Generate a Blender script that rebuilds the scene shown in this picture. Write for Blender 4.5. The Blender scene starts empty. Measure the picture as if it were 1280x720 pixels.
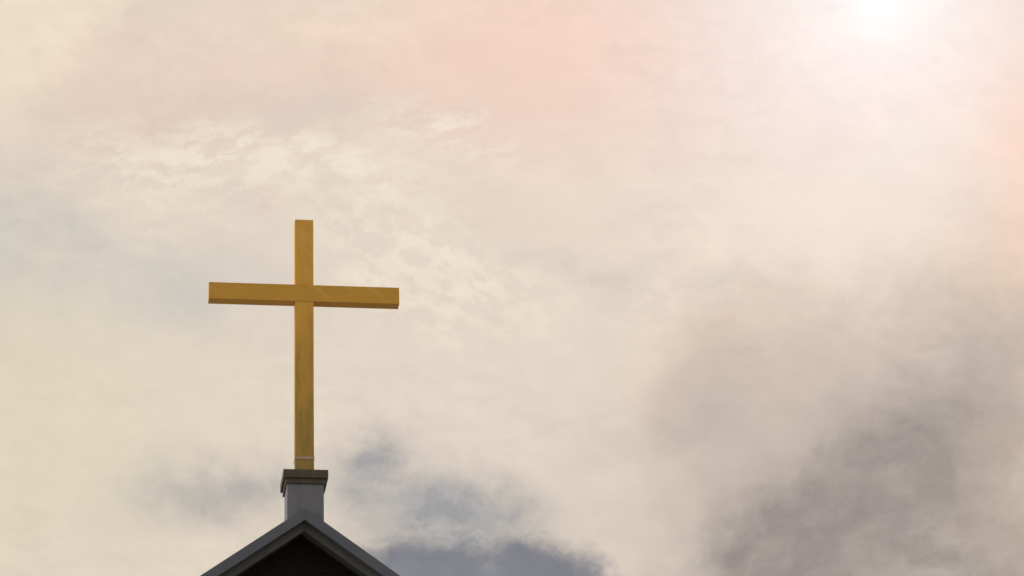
import bpy, bmesh, math, random
from mathutils import Vector, Matrix

R = math.radians
scene = bpy.context.scene
COL = scene.collection

# ------------------------------------------------------------------ camera
cam_data = bpy.data.cameras.new("camera")
cam_data.sensor_width = 36.0
cam_data.lens = 112.5
cam_data.clip_start = 0.1
cam_data.clip_end = 20000.0
cam = bpy.data.objects.new("camera", cam_data)
COL.objects.link(cam)
cam.matrix_world = (Matrix.Translation((0, 0, 1.6)) @ Matrix.Rotation(R(90 + 24.35), 4, 'X')
                    @ Matrix.Rotation(R(-1.79), 4, 'Z'))
scene.camera = cam

# ------------------------------------------------------------------ light, exposure
SUN_AZ, SUN_EL = 7.65, 29.15            # degrees: to the right of +Y, above the horizon
SUN_DIR = Vector((math.sin(R(SUN_AZ)) * math.cos(R(SUN_EL)),
                  math.cos(R(SUN_AZ)) * math.cos(R(SUN_EL)), math.sin(R(SUN_EL))))
sun_data = bpy.data.lights.new("sun", 'SUN')
sun_data.energy = 1.2
sun_data.angle = R(10)
sun_data.color = (1.0, 0.93, 0.84)
sun = bpy.data.objects.new("sun", sun_data)
sun.rotation_euler = SUN_DIR.to_track_quat('Z', 'Y').to_euler()
sun.location = (6, 0, 40)
COL.objects.link(sun)

vs = scene.view_settings
vs.view_transform = 'Standard'
vs.look = 'None'
vs.exposure = 0.0
vs.gamma = 1.0
vs.use_curve_mapping = False


def lin(c):
    """sRGB 0-255 to linear RGB"""
    out = []
    for v in c:
        v /= 255.0
        out.append(v / 12.92 if v <= 0.04045 else ((v + 0.055) / 1.055) ** 2.4)
    return out


class Nodes:
    """small helper for building node trees"""

    def __init__(self, tree):
        self.t = tree
        self.L = tree.links

    def new(self, kind, **props):
        n = self.t.nodes.new(kind)
        for k, v in props.items():
            setattr(n, k, v)
        return n

    def put(self, sock, v):
        if isinstance(v, bpy.types.NodeSocket):
            self.L.new(v, sock)
        else:
            sock.default_value = v

    def m(self, op, *a, clamp=False):
        n = self.new('ShaderNodeMath', operation=op, use_clamp=clamp)
        for i, v in enumerate(a):
            self.put(n.inputs[i], v)
        return n.outputs[0]

    def v(self, op, *a, out=0):
        n = self.new('ShaderNodeVectorMath', operation=op)
        for i, v in enumerate(a):
            self.put(n.inputs[3] if (op == 'SCALE' and i == 1) else n.inputs[i], v)
        return n.outputs[out]

    def mapping(self, vec, loc=(0, 0, 0), rot=(0, 0, 0), scale=(1, 1, 1), kind='POINT'):
        n = self.new('ShaderNodeMapping', vector_type=kind)
        self.put(n.inputs[0], vec)
        n.inputs['Location'].default_value = loc
        n.inputs['Rotation'].default_value = rot
        n.inputs['Scale'].default_value = scale
        return n.outputs[0]

    def noise(self, vec, scale=1.0, detail=6.0, rough=0.55, dist=0.0, out='Fac', lac=2.0):
        n = self.new('ShaderNodeTexNoise')
        self.put(n.inputs['Vector'], vec)
        n.inputs['Scale'].default_value = scale
        n.inputs['Detail'].default_value = detail
        n.inputs['Roughness'].default_value = rough
        n.inputs['Lacunarity'].default_value = lac
        n.inputs['Distortion'].default_value = dist
        return n.outputs[out]

    def ramp(self, v, a, b, c=0.0, d=1.0, smooth=True):
        n = self.new('ShaderNodeMapRange', interpolation_type='SMOOTHSTEP' if smooth else 'LINEAR')
        self.put(n.inputs[0], v)
        for i, x in enumerate((a, b, c, d)):
            self.put(n.inputs[i + 1], x)
        return n.outputs[0]

    def mix(self, f, a, b, mode='MIX'):
        n = self.new('ShaderNodeMix', data_type='RGBA', blend_type=mode)
        self.put(n.inputs[0], f)
        for i, c in ((6, a), (7, b)):
            if isinstance(c, (tuple, list)):
                c = (*c[:3], 1.0)
            self.put(n.inputs[i], c)
        return n.outputs[2]


# ------------------------------------------------------------------ sky: Nishita under a procedural overcast
# cloud banks are given by their place in the sky: degrees to the right (at the mean
# elevation) and degrees above 24.35 degrees of elevation
BASE = (221, 208, 193)
FAR_A = (180, 181, 185)
FAR_B = (210, 207, 202)
BANKS = [
    # light rose veil below the sun
    ('soft', (234, 211, 198), 0.9, None, 0, 0, [(6.54, 3.05, 4.73, 2.44, -1.8)]),
    # pink upper sheet
    ('soft', (229, 205, 189), 0.9, None, 0, 0, [(-4.45, 3.91, 6.02, 1.43, -1.8)]),
    # pinkest patch
    ('soft', (237, 203, 187), 0.95, None, 0, 0, [(0.59, 4.41, 3.29, 1.86, -1.8)]),
    # cream streak in the pink
    ('soft', (242, 219, 198), 0.7, 'streak', 0.5, 0.2, [(-2.97, 4.98, 2.86, 0.43, -5.8)]),
    # yellow cream bank, upper left
    ('edge', (238, 221, 198), 0.85, 'billow', 0.25, 0.22, [(-10.05, 5.41, 3.84, 2.49, 48.2)]),
    # grey mauve band
    ('soft', (218, 197, 184), 0.75, 'wisp', 0.3, 0.2, [(-5.17, 3.05, 4.3, 0.57, 2.2)]),
    # blue grey gaps on the left
    ('soft', (198, 194, 189), 0.95, 'billow', 0.4, 0.2, [(-6.42, 0.25, 2.44, 0.74, -9.8), (-8.97, 0.39, 2.01, 1.22, -1.8)]),
    # yellowish lower left
    ('soft', (220, 210, 185), 0.85, None, 0, 0, [(-8.43, -2.85, 3.15, 3.29, -1.8)]),
    # mauve gaps among the ripples
    ('soft', (216, 199, 187), 0.85, 'wisp', 0.4, 0.2, [(-3.71, 3.06, 1.86, 0.57, -1.8), (-4.15, 1.35, 0.86, 0.32, -1.8)]),
    # thin bright sheet under the ripples
    ('soft', (228, 215, 197), 0.8, 'curl', 0.7, 0.14, [(-6.02, 1.68, 1.86, 0.86, -11.8), (-2.99, 2.13, 1.72, 0.64, -9.8)]),
    # wispy altocumulus
    ('soft', (237, 225, 206), 0.85, 'curl', 1.0, 0.1, [(-5.6, 2.26, 2.29, 0.57, -5.8), (-2.84, 2.13, 1.29, 0.43, -11.8), (-0.93, 2.89, 1.43, 0.46, -15.8)]),
    # rippled altocumulus
    ('soft', (235, 223, 204), 0.7, 'ripple', 1.0, 0.1, [(-2.28, 1.12, 1.43, 1.15, -31.8), (-1.01, -0.12, 1.72, 0.79, -21.8)]),
    # pale cumulus on the right
    ('edge', (233, 215, 199), 0.7, 'billow', 1.2, 0.3, [(4.49, 0.85, 1.58, 0.86, 28.2), (6.55, 1.41, 2.15, 0.86, 23.2), (5.29, 0.01, 2.72, 0.86, 6.2)]),
    # peach right side
    ('soft', (241, 204, 181), 0.9, None, 0, 0, [(9.38, 1.21, 1.15, 2.86, -1.8)]),
    # tan shade
    ('soft', (205, 185, 168), 0.9, 'billow', 0.4, 0.2, [(6.32, -1.36, 3.58, 1.07, 14.2), (4.23, -0.92, 1.58, 0.72, 18.2)]),
    # thin grey wisps
    ('soft', (208, 196, 184), 0.75, 'wisp', 0.95, 0.1, [(3.14, -0.21, 1.58, 0.52, 2.2), (1.16, 0.39, 1.29, 0.43, -1.8), (1.77, -2.07, 1.29, 0.43, 8.2), (5.26, -0.42, 1.72, 0.43, 8.2)]),
    # warm right margin
    ('soft', (228, 200, 177), 0.8, None, 0, 0, [(9.08, -1.04, 1.15, 1.15, -1.8)]),
    # faint shade in the cream
    ('soft', (205, 192, 178), 0.7, 'wisp', 0.6, 0.2, [(1.74, -2.72, 1.58, 0.37, 10.2), (1.83, -3.93, 1.58, 0.57, 18.2)]),
    # tan bank, lower right
    ('edge', (196, 181, 169), 0.9, 'streak', 1.6, 0.55, [(3.38, -2.16, 1.5, 0.79, 33.2), (5.1, -2.62, 2.44, 1.36, 23.2), (7.06, -2.49, 2.72, 1.43, 13.2)]),
    # grey of that bank
    ('soft', (180, 169, 161), 0.9, 'billow', 0.4, 0.14, [(6.72, -3.24, 2.72, 1.43, 33.2), (4.98, -4.39, 3.44, 1.43, 28.2), (3.3, -2.44, 0.86, 0.57, 33.2)]),
    # dark core of that bank
    ('soft', (133, 126, 126), 0.95, 'mottle', 0.4, 0.22, [(4.98, -4.46, 2.15, 1.0, 23.2), (6.2, -3.77, 2.44, 1.07, 34.2), (7.37, -5.35, 2.15, 1.07, -1.8)]),
    # brown shade at its right
    ('soft', (168, 153, 139), 0.8, 'wisp', 0.4, 0.2, [(8.49, -4.24, 1.15, 2.15, -1.8)]),
    # grey patches behind the roof
    ('soft', (140, 144, 151), 0.92, 'mottle', 0.45, 0.26, [(-2.58, -3.23, 0.66, 0.54, 23.2), (-1.86, -3.96, 1.29, 0.6, 6.2), (-0.4, -4.21, 1.07, 0.66, 18.2)]),
    # grey patch left of the roof
    ('soft', (158, 157, 158), 0.9, 'mottle', 0.4, 0.2, [(-5.04, -3.58, 1.5, 0.52, 10.2)]),
    # dark low cloud
    ('edge', (113, 117, 128), 1.0, 'mottle', 1.1, 0.36, [(-1.67, -5.38, 1.65, 0.92, -1.8), (0.18, -5.32, 1.15, 0.89, -1.8), (1.38, -5.44, 0.72, 0.29, -1.8)]),
    # paler folds in the low cloud
    ('soft', (142, 146, 154), 0.8, 'billow', 0.8, 0.12, [(-0.98, -4.9, 0.72, 0.32, -1.8), (-2.08, -4.98, 0.57, 0.26, -1.8)]),
]
HALOS = [(0.4, 1.1, (0.14, 0.15, 0.16)), (1.5, 1.3, (0.09, 0.14, 0.17)), (3.7, 2.0, (0.09, 0.13, 0.195))]

world = bpy.data.worlds.new("World")
scene.world = world
world.use_nodes = True
wt = world.node_tree
wt.nodes.clear()
N = Nodes(wt)
STRENGTH = 0.1

nishita = N.new('ShaderNodeTexSky', sky_type='NISHITA', sun_disc=False)
nishita.sun_elevation = R(SUN_EL)
nishita.sun_rotation = R(SUN_AZ)
nishita.air_density = 1.0
nishita.dust_density = 3.0

d = N.new('ShaderNodeTexCoord').outputs['Generated']
d = N.v('NORMALIZE', d)
sep = N.new('ShaderNodeSeparateXYZ')
N.put(sep.inputs[0], d)
dx, dy, dz = sep.outputs
az = N.m('MULTIPLY', N.m('ARCTAN2', dx, dy), math.degrees(1) * math.cos(R(24.35)))
el = N.m('SUBTRACT', N.m('MULTIPLY', N.m('ARCSINE', dz), math.degrees(1)), 24.35)
comb = N.new('ShaderNodeCombineXYZ')
N.put(comb.inputs[0], az)
N.put(comb.inputs[1], el)
pos = comb.outputs[0]
deg = N.v('SCALE', d, math.degrees(1))               # one unit per degree: noise lives on the sphere

# fields of noise
warp_big = N.v('SUBTRACT', N.noise(deg, 0.33, 5, 0.55, out='Color'), (0.5, 0.5, 0.5))
warp_fine = N.v('SUBTRACT', N.noise(deg, 1.7, 5, 0.6, out='Color'), (0.5, 0.5, 0.5))
slanted = N.mapping(N.mapping(deg, rot=(0, R(38), 0)), scale=(0.45, 1, 1.0))
level = N.mapping(deg, scale=(0.5, 1, 1.25))
billow = N.noise(N.v('ADD', deg, N.v('SCALE', warp_fine, 0.5)), 0.62, 9, 0.58)
streak = N.noise(N.v('ADD', slanted, N.v('SCALE', warp_big, 1.0)), 0.75, 8, 0.56)
wisp = N.noise(N.v('ADD', level, N.v('SCALE', warp_fine, 0.6)), 1.3, 8, 0.62)
rip_a = N.noise(N.v('ADD', N.mapping(N.mapping(deg, rot=(0, R(-30), 0)), scale=(0.6, 1, 1.1)),
                    N.v('SCALE', warp_fine, 0.30)), 3.2, 7, 0.58)
rip_b = N.noise(N.v('ADD', N.mapping(N.mapping(deg, rot=(0, R(8), 0)), scale=(0.5, 1, 1.3)),
                    N.v('SCALE', warp_fine, 0.45)), 3.4, 8, 0.62)
mottle = N.noise(N.v('ADD', N.mapping(deg, scale=(0.75, 1, 1.2)), N.v('SCALE', warp_fine, 0.7)), 1.5, 7, 0.6)
FIELDS = {'billow': billow, 'streak': streak, 'wisp': wisp, 'ripple': rip_a, 'curl': rip_b, 'mottle': mottle}

soft_pos = N.v('ADD', N.v('ADD', pos, N.v('SCALE', warp_big, 2.0)), N.v('SCALE', warp_fine, 0.8))
edge_pos = N.v('ADD', N.v('ADD', pos, N.v('SCALE', warp_big, 0.7)), N.v('SCALE', warp_fine, 0.4))


def blob(p, b):
    x, y, rx, ry, rot = b
    q = N.mapping(p, loc=(x, y, 0), rot=(0, 0, R(rot)), scale=(rx, ry, 1), kind='TEXTURE')
    return N.v('LENGTH', q, out=1)


def bank(mode, blobs, field, amount, width):
    """how much of a cloud bank stands in each direction, 0..1"""
    acc = None
    for b in blobs:
        if mode == 'soft':
            r = blob(soft_pos, b)
            g = N.m('EXPONENT', N.m('MULTIPLY', N.m('MULTIPLY', r, r), -1.0))
            acc = g if acc is None else N.m('ADD', acc, g)
        else:
            g = N.m('SUBTRACT', 1.0, blob(edge_pos, b))
            acc = g if acc is None else N.m('SMOOTH_MAX', acc, g, 0.25)
    if mode == 'soft':
        acc = N.m('MINIMUM', acc, 1.0)
        if field:
            f = N.ramp(FIELDS[field], 0.5 - width, 0.5 + width, 1.0 - amount, 1.0)
            acc = N.m('MULTIPLY', acc, f)
        return acc
    if field:
        acc = N.m('ADD', acc, N.m('MULTIPLY', N.m('SUBTRACT', FIELDS[field], 0.5), amount))
    return N.ramp(acc, -width, width)


# the overcast away from the photographed part of the sky: pale, bluer and
# darker with distance from the sun
toward = N.v('DOT_PRODUCT', d, tuple(SUN_DIR), out=1)
far_cloud = N.mix(N.ramp(billow, 0.3, 0.7), lin(FAR_A), lin(FAR_B))
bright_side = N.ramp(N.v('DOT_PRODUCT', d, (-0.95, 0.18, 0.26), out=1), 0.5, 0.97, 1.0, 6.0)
far_cloud = N.v('SCALE', far_cloud, bright_side)     # added bright lobe, out of view, to light the pedestal's left face
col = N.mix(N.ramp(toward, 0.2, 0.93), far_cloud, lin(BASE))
# beyond the photographed banks the overcast goes on, broken into broad grey folds
outside = N.ramp(N.v('LENGTH', N.mapping(pos, scale=(1 / 11.0, 1 / 7.5, 1)), out=1), 1.0, 1.7)
folds = N.noise(N.v('ADD', N.mapping(deg, scale=(0.7, 0.7, 1.2)), N.v('SCALE', warp_big, 4.0)), 0.11, 9, 0.6)
col = N.mix(N.m('MULTIPLY', outside, N.ramp(folds, 0.42, 0.68, 0.0, 0.85)), col, N.v('SCALE', col, 0.6))
coverage = 0.0
for (mode, colour, k, field, amount, width, blobs) in BANKS:
    f = N.m('MULTIPLY', bank(mode, blobs, field, amount, width), k)
    if sum(colour) < 540:
        coverage = N.m('ADD', coverage, f)
    col = N.mix(f, col, lin(colour))

# the fine grain of the cloud sheet, and its billows: each is brighter where the
# cloud thins towards the sun and duller on the far side
def relief(freq, step, detail, rough, stretch):
    base = N.v('ADD', N.mapping(deg, scale=stretch), N.v('SCALE', warp_fine, 0.45))
    to_sun = (0.72 * step * stretch[0], 0.0, 0.69 * step * stretch[2])
    here = N.noise(base, freq, detail, rough)
    there = N.noise(N.v('ADD', base, to_sun), freq, detail, rough)
    return here, N.m('SUBTRACT', here, there)


h1, r1 = relief(0.55, 0.45, 9, 0.62, (0.8, 1, 1.15))
h2, r2 = relief(1.9, 0.16, 7, 0.60, (0.7, 1, 1.2))
dark = N.m('MINIMUM', coverage, 1.0)
calm = N.noise(N.v('ADD', deg, (31.0, 7.0, 12.0)), 0.35, 3, 0.5)      # smooth and rough stretches of the sheet
grain = N.m('ADD', N.m('MULTIPLY', N.m('SUBTRACT', h2, 0.5), N.ramp(calm, 0.35, 0.65, 0.03, 0.12)),
            N.m('ADD', N.m('MULTIPLY', r1, N.ramp(dark, 0, 1, 0.13, 0.40)),
                N.m('MULTIPLY', r2, N.m('MULTIPLY', N.ramp(calm, 0.35, 0.65, 0.04, 0.16), N.ramp(dark, 0, 1, 1.0, 1.3)))))
grain = N.m('ADD', grain, N.m('MULTIPLY', N.m('SUBTRACT', mottle, 0.5), 0.08))
col = N.v('SCALE', col, N.m('ADD', 1.0, grain))

# the sun shining through the cloud
ang = N.m('MULTIPLY', N.m('ARCCOSINE', N.m('MINIMUM', toward, 1.0)), math.degrees(1))


def halo(r, p=2.0):
    return N.m('EXPONENT', N.m('MULTIPLY', N.m('POWER', N.m('DIVIDE', ang, r), p), -1.0))


for (r, p, c) in HALOS:
    col = N.v('ADD', col, N.v('SCALE', tuple(c), halo(r, p)))

cloud = N.v('SCALE', col, 1.0 / STRENGTH)
sky_col = N.mix(0.985, nishita.outputs[0], cloud)
bg = N.new('ShaderNodeBackground')
N.put(bg.inputs[0], sky_col)
bg.inputs[1].default_value = STRENGTH
outn = N.new('ShaderNodeOutputWorld')
N.L.new(bg.outputs[0], outn.inputs[0])


# ------------------------------------------------------------------ materials
def material(name, c1, c2, rough=0.7, scale=6.0, stretch=(1, 1, 1), bump=0.15, metallic=0.0,
             streaks=0.0, fine=90.0, spec=0.5, build=None):
    m = bpy.data.materials.new(name)
    m.use_nodes = True
    t = m.node_tree
    t.nodes.clear()
    n = Nodes(t)
    co = n.new('ShaderNodeTexCoord').outputs['Object']
    p = n.mapping(co, scale=stretch)
    big = n.noise(p, scale, 6, 0.6)
    small = n.noise(p, fine, 4, 0.6)
    c = n.mix(n.ramp(big, 0.3, 0.7), c1, c2)
    if streaks:                                   # rain runs: long in z
        s = n.noise(n.mapping(co, scale=(14, 14, 0.7)), 1.0, 5, 0.6)
        c = n.mix(n.m('MULTIPLY', n.ramp(s, 0.48, 0.75), streaks), c, [x * 0.45 for x in c1])
    c = n.mix(n.m('MULTIPLY', n.ramp(small, 0.45, 0.8), 0.25), c, [x * 0.6 for x in c1])
    if build:
        c = build(n, co, c)
    b = n.new('ShaderNodeBsdfPrincipled')
    n.put(b.inputs['Base Color'], c)
    n.put(b.inputs['Roughness'], n.ramp(big, 0.2, 0.8, rough - 0.08, rough + 0.08))
    b.inputs['Metallic'].default_value = metallic
    b.inputs['Specular IOR Level'].default_value = spec
    bn = n.new('ShaderNodeBump')
    bn.inputs['Strength'].default_value = bump
    bn.inputs['Distance'].default_value = 0.004
    n.put(bn.inputs['Height'], n.m('ADD', small, big))
    n.L.new(bn.outputs[0], b.inputs['Normal'])
    o = n.new('ShaderNodeOutputMaterial')
    n.L.new(b.outputs[0], o.inputs[0])
    return m



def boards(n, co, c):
    """gold sheet with faint slanting sheen painted in as paler streaks"""
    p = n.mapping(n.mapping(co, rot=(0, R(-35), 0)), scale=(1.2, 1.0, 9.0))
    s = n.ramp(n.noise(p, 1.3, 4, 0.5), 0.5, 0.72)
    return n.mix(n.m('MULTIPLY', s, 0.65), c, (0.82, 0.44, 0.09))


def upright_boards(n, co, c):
    """as above, with olive in long patches that thicken towards the foot"""
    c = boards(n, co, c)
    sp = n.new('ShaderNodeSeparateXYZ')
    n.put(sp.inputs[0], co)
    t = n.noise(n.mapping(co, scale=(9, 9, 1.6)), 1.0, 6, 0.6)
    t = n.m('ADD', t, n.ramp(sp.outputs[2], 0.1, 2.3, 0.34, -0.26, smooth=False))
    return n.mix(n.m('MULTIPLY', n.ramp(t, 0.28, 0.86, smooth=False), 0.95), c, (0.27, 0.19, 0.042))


MAT = {
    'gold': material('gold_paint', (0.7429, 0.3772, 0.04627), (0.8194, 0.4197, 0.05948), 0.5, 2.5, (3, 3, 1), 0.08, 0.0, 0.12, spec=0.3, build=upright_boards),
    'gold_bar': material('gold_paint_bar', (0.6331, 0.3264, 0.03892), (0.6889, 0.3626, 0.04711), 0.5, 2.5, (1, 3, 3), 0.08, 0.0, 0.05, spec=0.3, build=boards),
    'collar': material('collar_metal', (0.42, 0.29, 0.17), (0.46, 0.32, 0.2), 0.5, 4.0, bump=0.08),
    'render': material('pedestal_render', (0.1664, 0.1646, 0.1765), (0.1996, 0.1975, 0.2054), 0.85, 5.0, bump=0.4, streaks=0.25),
    'cap': material('cap_concrete', (0.0776, 0.06449, 0.04458), (0.1024, 0.08599, 0.05826), 0.9, 7.0, bump=0.5, streaks=0.35),
    'fascia': material('fascia_paint', (0.09274, 0.09919, 0.1174), (0.1129, 0.1194, 0.1409), 0.55, 3.0, bump=0.12, streaks=0.2),
    'trim': material('trim_paint', (0.085, 0.08323, 0.072), (0.11, 0.1082, 0.094), 0.6, 3.0, bump=0.12, streaks=0.2),
    'roof': material('roof_metal', (0.10, 0.105, 0.115), (0.13, 0.135, 0.145), 0.55, 2.0, bump=0.2),
    'timber': material('dark_timber', (0.014, 0.0115, 0.0085), (0.019, 0.0155, 0.0115), 0.8, 4.0, (1, 1, 6), 0.3, spec=0.2),
    'wall': material('wall_render', (0.30, 0.29, 0.27), (0.36, 0.35, 0.33), 0.9, 1.5, bump=0.3, streaks=0.2),
    'gravel': material('pale_gravel', (0.26, 0.24, 0.21), (0.34, 0.315, 0.28), 0.95, 0.15, bump=0.3, fine=12.0),
}


# ------------------------------------------------------------------ mesh helpers
def add_box(bm, x0, x1, y0, y1, z0, z1):
    vs_ = [bm.verts.new(p) for p in ((x0, y0, z0), (x1, y0, z0), (x1, y1, z0), (x0, y1, z0),
                                     (x0, y0, z1), (x1, y0, z1), (x1, y1, z1), (x0, y1, z1))]
    for f in ((3, 2, 1, 0), (4, 5, 6, 7), (0, 1, 5, 4), (1, 2, 6, 5), (2, 3, 7, 6), (3, 0, 4, 7)):
        bm.faces.new([vs_[i] for i in f])


def add_prism(bm, outline, y0, y1):
    """a closed outline in x,z (counter-clockwise seen from the front) given thickness in y"""
    a = [bm.verts.new((x, y0, z)) for x, z in outline]
    b = [bm.verts.new((x, y1, z)) for x, z in outline]
    n = len(outline)
    bm.faces.new(a)
    bm.faces.new(b[::-1])
    for i in range(n):
        j = (i + 1) % n
        bm.faces.new((a[j], a[i], b[i], b[j]))


def obj(name, bm, mat, parent=None, bevel=0.0, seg=2):
    if bevel:
        bmesh.ops.bevel(bm, geom=list(bm.edges), offset=bevel, segments=seg, affect='EDGES', profile=0.5,
                        clamp_overlap=True)
    bmesh.ops.recalc_face_normals(bm, faces=bm.faces)
    me = bpy.data.meshes.new(name)
    bm.to_mesh(me)
    bm.free()
    me.materials.append(mat)
    o = bpy.data.objects.new(name, me)
    COL.objects.link(o)
    if parent:
        o.parent = parent
    return o


def thing(name, label, cat, loc, rotz):
    o = bpy.data.objects.new(name, None)
    o.empty_display_size = 0.3
    COL.objects.link(o)
    o.location = loc
    o.rotation_euler = (0, 0, rotz)
    o['label'] = label
    o['category'] = cat
    return o


# ------------------------------------------------------------------ ground
bm = bmesh.new()
S = 6000.0
ring = [bm.verts.new((S * math.cos(a * math.tau / 64), S * math.sin(a * math.tau / 64), 0)) for a in range(64)]
bm.faces.new(ring)
ground = obj('ground', bm, MAT['gravel'])
ground['kind'] = 'structure'

# ------------------------------------------------------------------ church
# local frame: x along the gable front, y into the building, z up; cross foot at (0, 0, FOOT)
YAW = R(8.55)
FX, FY = -2.2407, 31.43
FOOT = 1.6 + 12.1549
RIDGE = FOOT - 0.4368
RY = -0.1509                       # plane of the front bargeboard
RX = -0.0091
SL, SR = 0.7103, 0.7374            # slopes of the two sides
HALF = 4.6                         # half width of the roof
DEPTH = 16.0

church = thing('church_building', 'church with a dark recessed gable, grey bargeboards and a grey capped pedestal on its ridge',
               'church', (FX, FY, 0), YAW)


def chevron(top, bottom, half=HALF, plumb=True):
    """outline of a band that follows both slopes, between two drops below the ridge"""
    return [(RX - half, RIDGE - bottom - SL * half), (RX, RIDGE - bottom), (RX + half, RIDGE - bottom - SR * half),
            (RX + half, RIDGE - top - SR * half), (RX, RIDGE - top), (RX - half, RIDGE - top - SL * half)]


def raking_board(name, side, top, bottom, y0, y1, mat, half, bevel):
    s = SL if side < 0 else SR
    e = RX + side * half
    pts = [(RX, RIDGE - top), (RX, RIDGE - bottom), (e, RIDGE - bottom - s * half), (e, RIDGE - top - s * half)]
    b = bmesh.new()
    add_prism(b, pts if side > 0 else pts[::-1], y0, y1)
    return obj(name, b, mat, church, bevel)


T22 = math.tan(R(22.3))
# roof deck behind the boards
bm = bmesh.new()
add_prism(bm, chevron(0.012, 0.11, HALF - 0.01), RY + 0.026, DEPTH)
roof = obj('roof', bm, MAT['roof'], church)
# front bargeboards, one on each slope, mitred at the apex
for side in (-1, 1):
    raking_board('bargeboard', side, 0.0, 0.129, RY, RY + 0.024, MAT['fascia'], HALF, 0.0012)
# the trim boards set back under them
SET = 0.11
for side in (-1, 1):
    raking_board('trim_board', side, 0.112, 0.257 - SET * T22, RY + SET, RY + SET + 0.03, MAT['trim'], HALF - 0.03, 0.003)
# gable wall set back under the overhang
GY = RY + 0.52
WALL_HALF = HALF - 0.55
bm = bmesh.new()
zt_l = RIDGE - 0.115 - SL * WALL_HALF
zt_r = RIDGE - 0.115 - SR * WALL_HALF
APX = RIDGE - 0.115
add_prism(bm, [(RX - WALL_HALF, 0.0), (RX + WALL_HALF, 0.0), (RX + WALL_HALF, zt_r), (RX, APX),
               (RX - WALL_HALF, zt_l)], GY, DEPTH - 0.5)
obj('wall', bm, MAT['wall'], church)
# dark boarding in the top of the gable, with a louvred opening below it
TOPB = RIDGE - 0.82
bm = bmesh.new()
nb = 5
for i in range(nb):
    za = RIDGE - 0.125 - (0.70 - 0.0) * i / nb
    zb = RIDGE - 0.125 - 0.70 * (i + 1) / nb + 0.008
    wl0, wl1 = (RIDGE - 0.125 - za) / SL, (RIDGE - 0.125 - zb) / SL
    wr0, wr1 = (RIDGE - 0.125 - za) / SR, (RIDGE - 0.125 - zb) / SR
    pts = [(RX - wl1, zb), (RX + wr1, zb), (RX + wr0, za), (RX - wl0, za)] if i else [(RX - wl1, zb), (RX + wr1, zb), (RX, za)]
    add_prism(bm, pts, GY - 0.022, GY - 0.002)
obj('gable_boarding', bm, MAT['timber'], church, 0.002)
bm = bmesh.new()
for k in range(9):
    z = TOPB - 0.02 - 0.11 * k
    w = 0.95
    q = [(GY - 0.10, z - 0.085), (GY - 0.085, z - 0.09), (GY - 0.012, z), (GY - 0.027, z + 0.006)]
    a = [bm.verts.new((RX - w, y, zz)) for y, zz in q]
    b = [bm.verts.new((RX + w, y, zz)) for y, zz in q]
    bm.faces.new(a)
    bm.faces.new(b[::-1])
    for i in range(4):
        j = (i + 1) % 4
        bm.faces.new((a[i], a[j], b[j], b[i]))
obj('louvre', bm, MAT['timber'], church)

# pedestal on the ridge, with its moulded cap
PW, PF, PD = 0.3848, -0.097, 0.3829
CW, CF, CD = 0.4709, -0.1369, 0.4766
CXO = 0.003
C1, C2I, C2 = 0.0925, 0.0233, 0.0566
bm = bmesh.new()
PL, PR, PT = 0.0014 - PW / 2, 0.0014 + PW / 2, FOOT - C1 - C2 - 0.002
add_prism(bm, [(PL, RIDGE - 0.014 + SL * (PL - RX)), (RX, RIDGE - 0.014), (PR, RIDGE - 0.014 - SR * (PR - RX)),
               (PR, PT), (PL, PT)], PF, PF + PD)       # its foot is cut to sit over the ridge
ped = obj('pedestal', bm, MAT['render'], church, 0.006)
bm = bmesh.new()
add_box(bm, CXO - CW / 2, CXO + CW / 2, CF, CF + CD, FOOT - C1, FOOT)
obj('cap_slab', bm, MAT['cap'], ped, 0.006)
bm = bmesh.new()
add_box(bm, CXO - CW / 2 + C2I, CXO + CW / 2 - C2I, CF + C2I, CF + CD - C2I, FOOT - C1 - C2, FOOT - C1 - 0.002)
obj('cap_moulding', bm, MAT['cap'], ped, 0.005)

# ------------------------------------------------------------------ cross
cross = thing('cross', 'plain golden cross, olive towards its foot, standing on the capped pedestal at the ridge', 'cross',
              (FX, FY, FOOT), YAW)
WP = 0.2
DB = 0.1404
Z0, Z1, ZT = 1.9913, 2.1844, 2.9654
BAND = 0.163
bm = bmesh.new()
add_box(bm, -WP / 2, WP / 2, 0.003, DB, 0.0, Z0 - 0.002)
add_box(bm, -WP / 2, WP / 2, 0.003, DB, Z1 + 0.002, ZT)
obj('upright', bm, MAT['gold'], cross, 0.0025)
bm = bmesh.new()
add_box(bm, -1.0254, 1.0291, 0.0, DB + 0.003, Z0, Z1)
obj('crossbar', bm, MAT['gold_bar'], cross, 0.0025)
bm = bmesh.new()
add_box(bm, -WP / 2 - 0.004, WP / 2 + 0.004, -0.004, DB + 0.004, BAND, BAND + 0.035)
obj('collar', bm, MAT['collar'], cross, 0.002)
